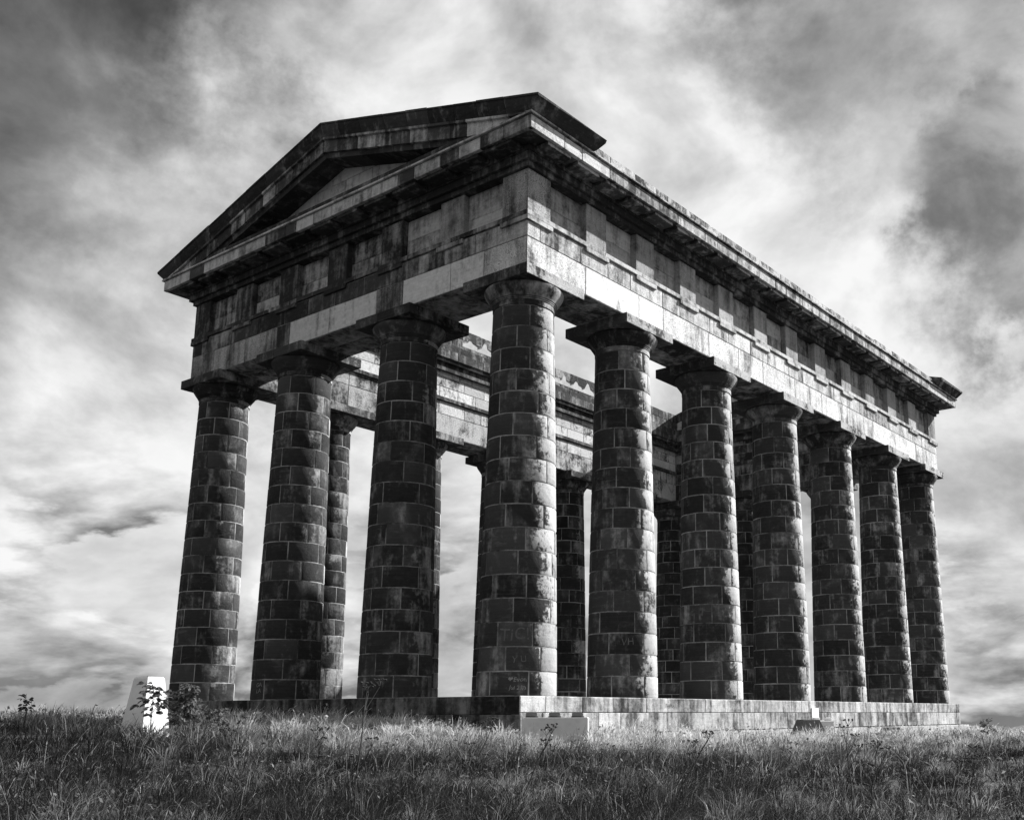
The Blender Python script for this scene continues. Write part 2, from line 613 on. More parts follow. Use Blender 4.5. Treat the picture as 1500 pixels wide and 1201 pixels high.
mb = MB()
mb.lathe([(rad(Z_NECK * t) - .016, Z_NECK * t) for t in (0, .2, .4, .6, .8, 1)], 48)
core_me = mb.build('shaft_core', M_MORTAR, 40)
mb = MB()
mb.lathe([(R_TOP - .03, Z_NECK - .01), (R_TOP + .012, Z_NECK + .012), (R_TOP + .016, Z_NECK + .13), (R_TOP - .01, Z_SH)], 48)
neck_me = mb.build('necking', M_STONE, 40)
mb = MB()
mb.lathe([(.78, 9.78), (.815, 9.79), (.82, 9.81), (.80, 9.818), (.835, 9.828), (.84, 9.848), (.82, 9.856), (.858, 9.866), (.866, 9.885), (.90, 9.93), (.95, 10.0), (.995, 10.07), (1.02, 10.13), (1.025, 10.17), (1.0, 10.203)], 56)
ech_me = mb.build('echinus', M_STONE, 40)


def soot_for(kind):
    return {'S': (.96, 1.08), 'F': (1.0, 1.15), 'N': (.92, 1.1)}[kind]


def column(x, y, kind, outs, idx):
    c = put('column', core_me, temple, (x, y, Rel.z), 0.0)
    if idx == 'corner':
        c['label'] = 'column carved and scratched with writing at its foot'
    va = math.atan2(CAM.y - y, CAM.x - x)
    rest_v, rest_f = [], []
    base = rng.uniform(0, 1)
    for k in range(NCRS):
        rot = base + (k % 2) * math.pi / 6 + rng.uniform(-.14, .14)
        if idx == 'corner' and k in (0, 1, 2):
            rot = va + math.radians({0: 17, 1: -16, 2: 22}[k]) - drums[k][0][3]
        for mid, geo, me, _ in drums[k]:
            a = mid + rot
            if math.cos(a - va) > -.18:
                lo, hi = soot_for(kind)
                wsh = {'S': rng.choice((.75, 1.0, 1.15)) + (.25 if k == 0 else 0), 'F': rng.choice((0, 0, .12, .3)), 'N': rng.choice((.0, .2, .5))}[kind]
                put('stone_block', me, c, (0, 0, 0), rot, soot=rng.uniform(lo, hi) - (.10 if k == 0 and kind != 'F' else 0), tone=rng.uniform(.30, .46) * (.55 if kind == 'N' else 1.0), speck=.2, wash=wsh)  # inner and rear columns get a darker tone that stands for their shade
            else:
                b = len(rest_v)
                cs, sn = math.cos(rot), math.sin(rot)
                rest_v += [(p[0] * cs - p[1] * sn, p[0] * sn + p[1] * cs, p[2]) for p in geo[0]]
                rest_f += [tuple(i + b for i in q) for q in geo[1]]
    put('stone_courses', mesh('stone_courses', rest_v, rest_f, M_STONE, 40), c, kind='stuff', soot=.95, tone=.35, speck=.2, wash=.6)
    put('necking', neck_me, c, rz=rng.uniform(0, 6), soot=rng.uniform(.75, 1.0), tone=.35, speck=.1, wash=.7)
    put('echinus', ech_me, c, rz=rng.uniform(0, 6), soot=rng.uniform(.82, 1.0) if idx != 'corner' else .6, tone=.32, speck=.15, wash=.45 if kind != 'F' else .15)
    # abacus: flush outwards, deeper inwards
    ex = [-1.13, 1.13]
    ey = [-1.13, 1.13]
    for o in outs:
        if o == '+x': ex = [-1.22, 1.02]
        if o == '-x': ex = [-1.02, 1.22]
        if o == '-y': ey = [-1.02, 1.22]
        if o == '+y': ey = [-1.22, 1.02]
    jx = rng.uniform(-.5, -.2)
    for a, b in ((ex[0], jx), (jx, ex[1])) if kind == 'F' else ((ex[0], ex[1]),):
        me = block_mesh(b - a - .006, ey[1] - ey[0], .295, .014)
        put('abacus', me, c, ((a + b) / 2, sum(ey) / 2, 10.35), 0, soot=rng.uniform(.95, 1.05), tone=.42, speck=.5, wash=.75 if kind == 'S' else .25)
    return c


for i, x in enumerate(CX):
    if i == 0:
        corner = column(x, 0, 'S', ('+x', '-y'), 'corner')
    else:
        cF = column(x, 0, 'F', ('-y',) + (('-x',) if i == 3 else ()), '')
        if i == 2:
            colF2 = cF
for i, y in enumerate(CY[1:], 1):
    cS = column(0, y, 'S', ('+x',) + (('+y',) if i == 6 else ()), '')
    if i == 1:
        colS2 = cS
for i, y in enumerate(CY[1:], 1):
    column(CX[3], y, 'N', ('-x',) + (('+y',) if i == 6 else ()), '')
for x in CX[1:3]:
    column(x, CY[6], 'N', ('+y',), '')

# --- architrave
EA = .81
mb = MB()
ring(mb, EA, -EA, 10.503, 11.86)
arch = part('architrave', mb.build('architrave_core', M_MORTAR))
# front face, lower course: tones read from the photograph (soot, tone, speck)
for a, b, so, to, sp in ((-14.33, -13.0, .55, .34, .5), (-13.0, -9.57, .42, .40, .6), (-9.57, -8.9, .86, .3, .3), (-8.9, -7.0, .08, .46, .05), (-7.0, -4.89, .06, .50, .05),
                         (-4.89, -3.77, .62, .36, .8), (-3.77, -1.9, .05, .54, .05), (-1.9, -.67, .10, .52, .05), (-.67, .808, .34, .58, .7)):
    block(arch, 'architrave_block', '-y', -EA, a, b, 10.51, 11.31, .014, soot=so, tone=to, speck=sp, wash=0)
for a, b, so, to in ((-14.33, -13.77, .9, .25), (-13.77, -11.93, .62, .36), (-11.93, -10.64, .84, .3), (-10.64, -9.22, .93, .3), (-9.22, -8.04, .95, .3), (-8.04, -6.79, .9, .3),
                     (-6.79, -5.47, .97, .3), (-5.47, -4.34, .80, .35), (-4.34, -3.18, .72, .35), (-3.18, -2.15, .66, .4), (-2.15, -.99, .55, .42), (-.99, .808, .45, .46)):
    block(arch, 'architrave_block', '-y', -EA, a, b, 11.31, 11.85, .014, soot=so, tone=to, speck=.35, wash=0)
e = [-.82, 1.5, 3.9, 5.1, 7.6, 9.4, 11.0, 13.3, 15.4, 17.6, 20.0, 22.3, 24.6, DD + EA]
for i, (a, b) in enumerate(zip(e[:-1], e[1:])):
    block(arch, 'architrave_block', '+x', EA, a, b, 10.51, 11.31, .012, soot=.1 if i in (1, 2) else rng.uniform(.20, .38), tone=rng.uniform(.60, .72), speck=.1 if i in (1, 2) else .75, wash=.1)
e = split(-.82, DD + EA, 1.3, .25, .5)
for a, b in zip(e[:-1], e[1:]):
    block(arch, 'architrave_block', '+x', EA, a, b, 11.31, 11.85, .012, soot=rng.uniform(.30, .70), tone=rng.uniform(.50, .64), speck=.6, wash=.1)
# inner faces seen through the columns
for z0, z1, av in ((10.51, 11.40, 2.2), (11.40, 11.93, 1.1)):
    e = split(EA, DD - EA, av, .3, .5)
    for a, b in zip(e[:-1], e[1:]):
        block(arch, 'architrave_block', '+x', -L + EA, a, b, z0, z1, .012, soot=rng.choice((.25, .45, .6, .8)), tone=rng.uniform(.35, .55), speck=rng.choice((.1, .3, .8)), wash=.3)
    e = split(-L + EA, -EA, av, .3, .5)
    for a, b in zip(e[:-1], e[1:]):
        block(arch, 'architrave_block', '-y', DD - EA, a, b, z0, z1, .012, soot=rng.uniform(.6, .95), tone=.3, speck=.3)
# soffit slabs between the columns
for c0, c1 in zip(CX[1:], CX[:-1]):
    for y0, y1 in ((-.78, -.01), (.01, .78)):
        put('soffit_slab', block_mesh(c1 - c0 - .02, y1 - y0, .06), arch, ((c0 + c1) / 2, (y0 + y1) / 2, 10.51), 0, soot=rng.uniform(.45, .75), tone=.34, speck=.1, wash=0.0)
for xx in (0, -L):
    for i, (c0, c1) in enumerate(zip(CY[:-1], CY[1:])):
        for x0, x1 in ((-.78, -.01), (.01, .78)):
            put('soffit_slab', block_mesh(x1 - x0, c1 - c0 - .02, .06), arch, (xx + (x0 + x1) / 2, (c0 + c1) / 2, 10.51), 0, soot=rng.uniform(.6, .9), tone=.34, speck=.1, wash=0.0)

# --- frieze
TX = [.40, -1.93, -4.34, -6.757, -9.14, -11.5, -13.9]
TY = [-.40, 1.95] + [4.21 + 2.2425 * i for i in range(9)] + [24.42, 26.78]
TY[2], TY[10] = 4.22, 22.17
TW = .88
mb = MB()
ring(mb, .60, -EA, 11.862, 13.40)
frieze = part('frieze', mb.build('frieze_core', M_MORTAR))
# taenia (a running fillet) in stones, with a regula under every triglyph
e = split(-L - .88, .872, 1.6, .2)
for a, b in zip(e[:-1], e[1:]):
    block(frieze, 'taenia_stone', '-y', -.875, a, b, 11.86, 12.0, .0, .35, soot=rng.uniform(.6, .95), tone=.36, speck=.2, gap=.006)
e = split(-.878, DD + .87, 1.6, .2)
for a, b in zip(e[:-1], e[1:]):
    block(frieze, 'taenia_stone', '+x', .875, a, b, 11.86, 12.0, .0, .35, soot=rng.uniform(.25, .5), tone=.50, speck=.4, wash=.05, gap=.006)
fcols = {0: .35, 1: .42, 2: .72, 3: .88, 4: .85, 5: .68, 6: .75}
mcols = {0: (.20, .42), 1: (.55, .20), 2: (.65, .70), 3: (.45, .62), 4: (.35, .55), 5: (.5, .6)}
for i, x in enumerate(TX):
    if i:
        block(frieze, 'triglyph_block', '-y', -.81, x - TW / 2, x + TW / 2, 12.0, 13.16, .004, .3, soot=fcols[i], tone=.34, speck=.5, gap=.004, ch=.012)
    block(frieze, 'regula', '-y', -.885, x - .5 + (0 if i else .02), x + .5 - (.02 if i == 0 else 0), 11.73, 11.862, .0, .3, soot=min(1, fcols[i] + .1), tone=.38, speck=.3, gap=.002)
for i in range(6):
    a, b = TX[i + 1] + TW / 2, TX[i] - TW / 2
    zj = 12.50 + rng.uniform(-.06, .06)
    for (z0, z1), so in zip(((12.0, zj), (zj, 13.16)), mcols[i]):
        block(frieze, 'metope_panel', '-y', -.625, a, b, z0, z1, .0, .16, soot=so, tone=.40, speck=.15, gap=.006)
put('triglyph_block', block_mesh(.88, .88, 1.156, .012), frieze, (.81 - .435, -.81 + .435, 12.58), 0, soot=.50, tone=.40, speck=.8, wash=.12)
for i, y in enumerate(TY):
    if i:
        block(frieze, 'triglyph_block', '+x', .81, y - TW / 2, min(y + TW / 2, DD + .81), 12.0, 13.16, .004, .3, soot=rng.uniform(.25, .5), tone=rng.uniform(.28, .38), speck=.45, wash=.0, gap=.004, ch=.012)
    block(frieze, 'regula', '+x', .885, y - .5 + (.02 if i == 0 else 0), y + .5 - (.02 if i == 12 else 0), 11.73, 11.862, .0, .3, soot=rng.uniform(.25, .5), tone=.50, speck=.35, wash=.05, gap=.002)
for i in range(12):
    a, b = TY[i] + TW / 2, TY[i + 1] - TW / 2
    zj = 12.55 + rng.uniform(-.08, .08)
    for (z0, z1), so in zip(((12.0, zj), (zj, 13.16)), (rng.uniform(.1, .45), rng.uniform(.2, .65))):
        block(frieze, 'metope_panel', '+x', .625, a, b, z0, z1, .0, .16, soot=so, tone=rng.uniform(.30, .42), speck=.15, wash=.0, gap=.006)
# inner face: string course, three courses above it
e = split(EA, DD - EA, 1.7, .2)
for a, b in zip(e[:-1], e[1:]):
    block(frieze, 'string_stone', '+x', -L + .91, a, b, 11.94, 12.10, .0, .3, soot=.8, tone=.3, speck=.2, gap=.006)
for j, (z0, z1) in enumerate(((12.10, 12.53), (12.53, 12.96), (12.96, 13.42))):
    e = split(EA, DD - EA, 1.0, .3, .5 * (j % 2))
    for a, b in zip(e[:-1], e[1:]):
        block(frieze, 'wall_stone', '+x', -L + EA, a, b, z0, z1, .012, soot=rng.choice((.1, .3, .5, .7)), tone=rng.uniform(.36, .60), speck=.15, wash=.35)
    e = split(-L + EA, -EA, 1.0, .3, .5 * (j % 2))
    for a, b in zip(e[:-1], e[1:]):
        block(frieze, 'wall_stone', '-y', DD - EA, a, b, z0, z1, .012, soot=rng.uniform(.5, .9), tone=.3, speck=.2)
e = split(-L + .95, -EA, 1.7, .2)
for a, b in zip(e[:-1], e[1:]):
    block(frieze, 'string_stone', '-y', DD - .91, a, b, 11.94, 12.10, .0, .3, soot=.9, tone=.3, speck=.2, gap=.006)

# --- cornice
mb = MB()
ring(mb, .90, -1.0, 13.165, 13.31)
ring(mb, 1.0, -.95, 13.31, 13.50)
ring(mb, 1.06, -1.12, 13.50, 13.625)
ring(mb, 1.585, -1.185, 13.64, 13.98)
ring(mb, 1.50, -1.09, 13.98, 14.30)
cornice = part('cornice', mb.build('cornice_core', M_STONE), soot=.9, tone=.3, speck=.2, wash=.1)  # core shows as the soffit, set darker than the corona stones
# soffit slab ring (one bed under the corona stones)
MUX = sorted([x for x in TX] + [(TX[i] + TX[i + 1]) / 2 for i in range(6)])
MUY = sorted([y for y in TY] + [(TY[i] + TY[i + 1]) / 2 for i in range(12)])
for i, x in enumerate(MUX):
    put('mutule', block_mesh(.90, .52, .085, .008), cornice, (x, -1.24, 13.585), 0, soot=rng.uniform(.85, 1), tone=.35, speck=.2, wash=0)
for y in MUY:
    put('mutule', block_mesh(.52, .90, .085, .008), cornice, (1.24, y, 13.585), 0, soot=rng.uniform(.75, .95), tone=.45, speck=.2, wash=.6)
e = split(-L - 1.60, 1.59, .85, .25)
for i, (a, b) in enumerate(zip(e[:-1], e[1:])):
    block(cornice, 'corona_stone', '-y', -1.585, a, b, 13.625, 13.985, .016, .12, soot=rng.choice((.3, .5, .7, .9, 1.0)) if i < len(e) - 3 else .8, tone=.50, speck=.35)
e = split(-L - 1.67, 1.66, 1.1, .25)
for a, b in zip(e[:-1], e[1:]):
    block(cornice, 'fillet_stone', '-y', -1.665, a, b, 13.985, 14.05, .0, .6, soot=rng.uniform(.15, .5), tone=.52, speck=.3, gap=.005)
e = split(-1.597, DD + 1.6, 1.1, .25)
for i, (a, b) in enumerate(zip(e[:-1], e[1:])):
    block(cornice, 'corona_stone', '+x', 1.585, a, b, 13.625, 13.985, .014, .12, soot=.25 if i < 3 else rng.uniform(.4, .8), tone=.52, speck=.3, wash=.1)
e = split(-1.66, DD + 1.66, 1.2, .25)
for a, b in zip(e[:-1], e[1:]):
    block(cornice, 'fillet_stone', '+x', 1.665, a, b, 13.985, 14.05, .0, .6, soot=rng.uniform(.5, .8), tone=.46, speck=.3, wash=.2, gap=.005)
e = split(.75, DD - .75, .95, .25)
for i, (a, b) in enumerate(zip(e[:-1], e[1:])):
    top = 14.36 - (.07 * rng.random() if rng.random() < .35 else 0)
    block(cornice, 'gutter_stone', '+x', 1.50, a, b, 14.052, top, .03, .7, soot=rng.uniform(.55, .95), tone=.48, speck=.3, wash=.3, gap=.014)
# inner cornice
for z0, z1, pl in ((13.625, 13.985, 1.185), (13.985, 14.28, 1.09)):
    e = split(1.2, DD - 1.2, 1.2, .25)
    for a, b in zip(e[:-1], e[1:]):
        block(cornice, 'corona_stone', '+x', -L + pl, a, b, z0, z1, .012, .4, soot=rng.uniform(.8, 1.0), tone=.35, speck=.2, gap=.012)
    e = split(-L + 1.2, -1.2, 1.2, .25)
    for a, b in zip(e[:-1], e[1:]):
        block(cornice, 'corona_stone', '-y', DD - pl, a, b, z0, z1, .012, .4, soot=rng.uniform(.8, 1.0), tone=.35, speck=.2, gap=.012)

# --- parapets of the long sides
for s, x0, x1 in ((1, -L + .35, -L + 1.0), (-1, -1.0, -.35)):
    mb = MB()
    mb.box(x0 + .02, x1 - .02, .9, DD - .9, 14.28, 15.10)
    par = part('parapet', mb.build('parapet_core', M_MORTAR))
    for j, (z0, z1) in enumerate(((14.285, 14.72), (14.72, 15.18))):
        e = split(.9, DD - .9, 1.15, .2, .5 * j)
        for a, b in zip(e[:-1], e[1:]):
            zz = z1 - (.05 * rng.random() if j else 0)
            block(par, 'parapet_stone', '+x', x1, a, b, z0, zz, .0, x1 - x0, soot=rng.uniform(.75, 1.0), tone=.35, speck=.2, wash=.15)
    if s == 1:   # limewash flashing left where the roof timbers stood
        for y in np.arange(10.2, 19.6, .86):
            v, wd = [], rng.uniform(.25, .36)
            hh = rng.uniform(.32, .5)
            pts = [(-.43, .0), (.43, .0), (.42, .12 + rng.uniform(0, .08)), (wd * .6, .2 + rng.uniform(0, .06)), (.08, hh), (-.03, hh * 1.05), (-.1, hh * .85), (-wd * .7, .2), (-.42, .1 + rng.uniform(0, .06))]
            v = [(.003, a, b) for a, b in pts] + [(-.012, a, b) for a, b in pts]
            n = len(pts)
            f = [tuple(range(n))] + [tuple(range(2 * n - 1, n - 1, -1))] + [(k, k + n, (k + 1) % n + n, (k + 1) % n) for k in range(n)]
            put('lime_stain', mesh('lime_stain', v, f, M_LIME), par, (x1 + .004, y, 14.45))

# --- pediments
SL = .277
ZT = 16.78


def zr(x, top):
    return top - SL * abs(x - XC)


def rake_block(parent, name, prof, x0, x1, zmin, flip, soot, tone, speck, wash=0.0, over=0.0, mat=None, dtop=0.0):
    """stone of a raking cornice: profile (y, height below ridge top) swept from x0 to x1; flip for the rear gable"""
    n = len(prof)
    v = []
    for x in (x0, x1):
        for y, dz in prof:
            z = max(zr(x, ZT + dz + (dtop if dz > -.05 else 0)), zmin)
            v.append((x, (DD - y) if flip else y, z))
    if over:      # end stone: the profile returns along the flank
        s = 1 if x1 > XC else -1
        for k in range(n, 2 * n) if s > 0 else range(0, n):
            y, dz = prof[k % n]
            t = max(0.0, min(1.0, (dz + .43) / .36))
            x = (x1 if s > 0 else x0) + s * over * (t ** 1.4)
            v[k] = (x, v[k][1], max(zr(x, ZT + dz), zmin))
    f = [tuple(range(n - 1, -1, -1)), tuple(range(n, 2 * n))] + [(k, (k + 1) % n, n + (k + 1) % n, n + k) for k in range(n)]
    if flip:
        f = [q[::-1] for q in f]
    me = mesh(name, v, f, mat or M_STONE)
    return put(name, me, parent, soot=soot, tone=tone, speck=speck, wash=wash)


CYMA = [(-1.71, 0), (-1.71, -.055), (-1.685, -.07), (-1.675, -.14), (-1.64, -.26), (-1.59, -.36), (-1.56, -.43), (.80, -.43), (.88, -.3), (.98, -.10), (1.0, 0)]
CORONA = [(-1.60, -.432), (-1.60, -.50), (-1.53, -.52), (-1.53, -.88), (.86, -.88), (.86, -.432)]
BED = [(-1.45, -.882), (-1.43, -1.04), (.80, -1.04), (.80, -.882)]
CORE = [(-1.69, -.012), (-1.66, -.15), (-1.57, -.38), (-1.548, -.425), (-1.515, -.53), (-1.515, -.87), (.78, -.87), (.78, -.42), (.97, -.1), (.98, -.012)]
for flip in (False, True):
    mb = MB()
    ty0, ty1 = (-.72, .72) if not flip else (DD - .72, DD + .72)
    v = []
    for y in (ty0, ty1):
        v += [(-L - .6, y, 13.9), (.6, y, 13.9), (XC, y, 15.9), ]
    v2 = []
    for y in (ty0, ty1):
        v2 += [(-L - .5, y, 13.99), (.5, y, 13.99), (.5, y, zr(.5, ZT - .75)), (XC, y, ZT - .75), (-L - .5, y, zr(-L - .5, ZT - .75))]
    mb.add(v2, [(4, 3, 2, 1, 0)[::-1], (5, 6, 7, 8, 9)[::-1], (0, 1, 6, 5), (1, 2, 7, 6), (2, 3, 8, 7), (3, 4, 9, 8), (4, 0, 5, 9)])
    ped = part('pediment', mb.build('tympanum_core', M_MORTAR))
    # tympanum stones
    for j in range(4):
        z0, z1 = 14.05 + .43 * j, 14.05 + .43 * (j + 1)
        hw = (15.74 - z0) / SL
        e = split(XC - hw, XC + hw, 1.35, .25, .5 * (j % 2))
        if len(e) < 3:
            e = [XC - hw, XC + .1, XC + hw]
        for a, b in zip(e[:-1], e[1:]):
            if zr(max(abs(a - XC), abs(b - XC)) + XC, ZT - .45) < z1:
                # keep inside the raking cornice
                zt = max(z0 + .1, zr(max(abs(a - XC), abs(b - XC)) + XC, ZT - .5))
            else:
                zt = z1
            if not flip:
                block(ped, 'tympanum_stone', '-y', -.72, a, b, z0, min(z1, zt), .014, .2, soot=rng.choice((.1, .2, .3, .8)), tone=rng.uniform(.36, .48), speck=.15)
            else:
                block(ped, 'tympanum_stone', '-y', DD - .72, a, b, z0, min(z1, zt), .014, .2, soot=rng.uniform(.6, 1), tone=.3, speck=.15)
    # raking corona and gutter mouldings, stone by stone
    xe = 1.66
    half = xe - XC
    n = 11
    g = .008
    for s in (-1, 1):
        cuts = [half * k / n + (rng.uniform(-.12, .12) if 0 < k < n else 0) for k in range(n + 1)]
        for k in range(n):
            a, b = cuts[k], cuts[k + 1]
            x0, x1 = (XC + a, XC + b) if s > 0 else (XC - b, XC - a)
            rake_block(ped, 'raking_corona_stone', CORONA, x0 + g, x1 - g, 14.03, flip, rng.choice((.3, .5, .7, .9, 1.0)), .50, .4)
            rake_block(ped, 'raking_bed_stone', BED, x0 + g / 2, x1 - g / 2, 14.03, flip, rng.uniform(.92, 1.1), .35, .2)  # bed stones under the rake set darker than the corona stones
        rake_block(ped, 'mortar_bed', CORE, *((XC + .01, xe - .02) if s > 0 else (2 * XC - xe + .02, XC - .01)), 14.035, flip, 0, 0, 0, mat=M_MORTAR)
        n2 = 9
        cuts = [half * k / n2 + (rng.uniform(-.15, .15) if 0 < k < n2 else 0) for k in range(n2 + 1)]
        for k in range(n2):
            a, b = cuts[k], cuts[k + 1]
            x0, x1 = (XC + a, XC + b) if s > 0 else (XC - b, XC - a)
            rake_block(ped, 'raking_gutter_stone', CYMA, x0 + (g if k else .002), x1 - (g if k < n2 - 1 else 0), 14.06, flip, rng.uniform(.96, 1.1), .35, .2, 0.0 if k < n2 - 1 else .1, over=.26 if k == n2 - 1 else 0.0, dtop=rng.uniform(-.02, .012) if k < n2 - 1 else 0.0)

# --- writing scratched into the stones


def writing(txt, size, parent, R, z, ang, heart=False, mat=None, flat=None):
    cu_ = bpy.data.curves.new('writing', 'FONT')
    cu_.body = txt
    cu_.size = size
    cu_.align_x = 'CENTER'
    cu_.resolution_u = 3
    tmp = bpy.data.objects.new('tmp', cu_)
    col.objects.link(tmp)
    dg = bpy.context.evaluated_depsgraph_get()
    me = bpy.data.meshes.new_from_object(tmp.evaluated_get(dg))
    bpy.data.objects.remove(tmp)
    V = [tuple(v.co) for v in me.vertices]
    F = [tuple(p.vertices) for p in me.polygons]
    if heart:
        b = len(V)
        w0 = min(v[0] for v in V) - size * .5
        hp = []
        for k in range(20):
            t = 2 * math.pi * k / 20
            hp.append((w0 + size * .022 * 16 * math.sin(t) ** 3, size * .36 + size * .022 * (13 * math.cos(t) - 5 * math.cos(2 * t) - 2 * math.cos(3 * t) - math.cos(4 * t)), 0))
        V += hp
        F.append(tuple(range(b + 19, b - 1, -1)))
    out = []
    for x, y, _ in V:
        x += .012 * math.sin(y * 40 / size * .1 + x * 9)
        y += size * .06 * math.sin(x * 11 / size * .3)
        if flat:
            out.append((flat + .004, ang + x, z + y))
        else:
            zz = z + y
            r = rad(zz) + .004
            a = ang + x / r
            out.append((r * math.cos(a), r * math.sin(a), zz))
    o = put('scratched_writing', mesh('writing', out, F, mat or M_GRAFF), parent)
    return o


va = math.atan2(CAM.y, CAM.x)
writing('TiC!', .40, corner, 0, CH * 2 + .15, va - .06)
M_CHALK = simple('chalked_stone', .2, .8, 25)
writing('Evon', .15, corner, 0, .33, va + .08, heart=True, mat=M_CHALK)
writing('Jul 2.09', .13, corner, 0, .15, va + .03, mat=M_CHALK)
writing('Y U', .22, corner, 0, CH + .2, va + .05)
va2 = math.atan2(CAM.y - CY[1], CAM.x)
writing('VH', .26, colS2, 0, CH * 2 + .25, va2 + .15)
vaf = math.atan2(CAM.y, CAM.x - CX[2])
writing('GA', .16, colF2, 0, .37, vaf - .85, mat=M_CHALK)
writing('LA', .16, colF2, 0, .2, vaf - .85, mat=M_CHALK)
writing('THEMA', .13, platform, 0, -.24, 4.9, mat=M_STEM, flat=1.077)
# white notice fixed to the platform wall
put('notice', block_mesh(.03, .5, .36, .003, M_WHITE), platform, (1.09, 13.42, -.40))

# every part above was written with temple-plan coordinates; parts sit at the temple's origin lifted back to z 0
# ------------------------------------------------------------------ things round the temple


def gz(x, y):
    return float(ground_z(x, y))


# survey pillar: tapered, white
px, py = -1.47, -8.30
g0 = gz(px, py)
pil = empty('survey_pillar', (px, py, g0), 'white painted tapered concrete survey pillar standing in long grass behind a leafy sapling', 'pillar', rz=math.radians(11))
H = .275 - g0
v = []
for s, z in ((.315, -.1), (.185, H - .035), (.165, H)):
    v += [(-s, -s, z), (s, -s, z), (s, s, z), (-s, s, z)]
f = [(3, 2, 1, 0), (8, 9, 10, 11)] + [(k * 4 + i, k * 4 + (i + 1) % 4, k * 4 + 4 + (i + 1) % 4, k * 4 + 4 + i) for k in range(2) for i in range(4)]
put('shaft', mesh('pillar_shaft', v, f, M_WHITE), pil)
mb = MB()
mb.lathe([(.05, 0), (.05, .012), (.03, .02)], 16)
put('top_plate', mb.build('top_plate', M_METAL), pil, (0, 0, H))
mb = MB()
mb.box(-.05, .05, -.012, .012, -.06, .06)
put('bench_mark_plate', mb.build('bench_mark', M_METAL), pil, (0, -.30 + .055, .35))


def floodlight_plinth(x, y, rz, wd, dp, h, mat, label, heads, group=None, taper=.12, hs=.16, hmat=None):
    z = gz(x, y)
    t = empty('floodlight_plinth', (x, y, z), label, 'plinth', group, rz)
    a, b, c, d = wd / 2 + taper, dp / 2 + taper, wd / 2, dp / 2
    v = [(-a, -b, -.3), (a, -b, -.3), (a, b, -.3), (-a, b, -.3), (-c, -d, h - .02), (c, -d, h - .02), (c, d, h - .02), (-c, d, h - .02),
         (-c + .015, -d + .015, h), (c - .015, -d + .015, h), (c - .015, d - .015, h), (-c + .015, d - .015, h)]
    f = [(3, 2, 1, 0), (8, 9, 10, 11)] + [(k * 4 + i, k * 4 + (i + 1) % 4, k * 4 + 4 + (i + 1) % 4, k * 4 + 4 + i) for k in range(2) for i in range(4)]
    put('plinth_block', mesh('plinth_block', v, f, mat), t)
    for hx in heads:
        hh = put('floodlight', block_mesh(hs, .13, .07, .01, hmat or M_METAL), t, (hx, .02, h + .055))
        put('bracket', block_mesh(hs + .03, .025, .03, .004, M_METAL), hh, (0, 0, -.045))
    return t


VR = math.atan2(cr.y, cr.x)
floodlight_plinth(2.73, -1.71, VR, 1.37, .5, -.475 - gz(2.73, -1.71), M_CONC, 'pale grey box-shaped floodlight plinth in front of the platform corner', (-.5, -.02, .46), taper=.0, hs=.24)
floodlight_plinth(-13.9, -3.45, VR, 1.0, .5, -.43 - gz(-13.9, -3.45), M_DCONC, 'dark low floodlight plinth with three lamps against the sky, beyond the white pillar', (-.30, 0, .30), taper=.16, hs=.17)
floodlight_plinth(-7.3, -2.4, VR, .95, .5, -.42 - gz(-7.3, -2.4), M_CONC, 'pale floodlight plinth half hidden in grass before the shaded platform front', (-.1, .28), taper=.3, hs=.18, hmat=M_CONC)
floodlight_plinth(2.55, 10.05, VR + .3, .55, .45, -.58 - gz(2.55, 10.05), M_DCONC, 'dark sloping floodlight plinth below the white notice on the platform wall', (), taper=.3)
floodlight_plinth(2.3, 11.5, VR + .3, .6, .35, -.62 - gz(2.3, 11.5), M_WHITE, 'white floodlight plinth with two lamps against the platform wall', (-.2, .2), taper=.05, hs=.2, hmat=M_WHITE)
floodlight_plinth(2.9, 15.4, VR + .3, .45, .4, -.86 - gz(2.9, 15.4), M_DCONC, 'small dark floodlight plinth in grass near the rear corner of the platform', (), taper=.25)

# ------------------------------------------------------------------ weeds and saplings


def attr_tone(me, tones_per_face):
    a = me.attributes.new('tone', 'FLOAT', 'FACE')
    a.data.foreach_set('value', np.asarray(tones_per_face, dtype=np.float32))


def leaf_geo(mbx, base, d, up, ln, wd):
    d, up = Vector(d).normalized(), Vector(up)
    s = d.cross(up)
    s = s.normalized() if s.length > 1e-4 else d.orthogonal().normalized()
    n = s.cross(d)
    b = Vector(base)
    q = [b, b + d * ln * .35 + s * wd * .5 + n * ln * .05, b + d * ln * .75 + s * wd * .4 + n * ln * .02, b + d * ln - n * ln * .12,
         b + d * ln * .75 - s * wd * .4 + n * ln * .02, b + d * ln * .35 - s * wd * .5 + n * ln * .05, b + d * ln * .5 - n * ln * .03]
    mbx.add(q, [(0, 1, 6), (1, 2, 6), (2, 3, 6), (3, 4, 6), (4, 5, 6), (5, 0, 6)])


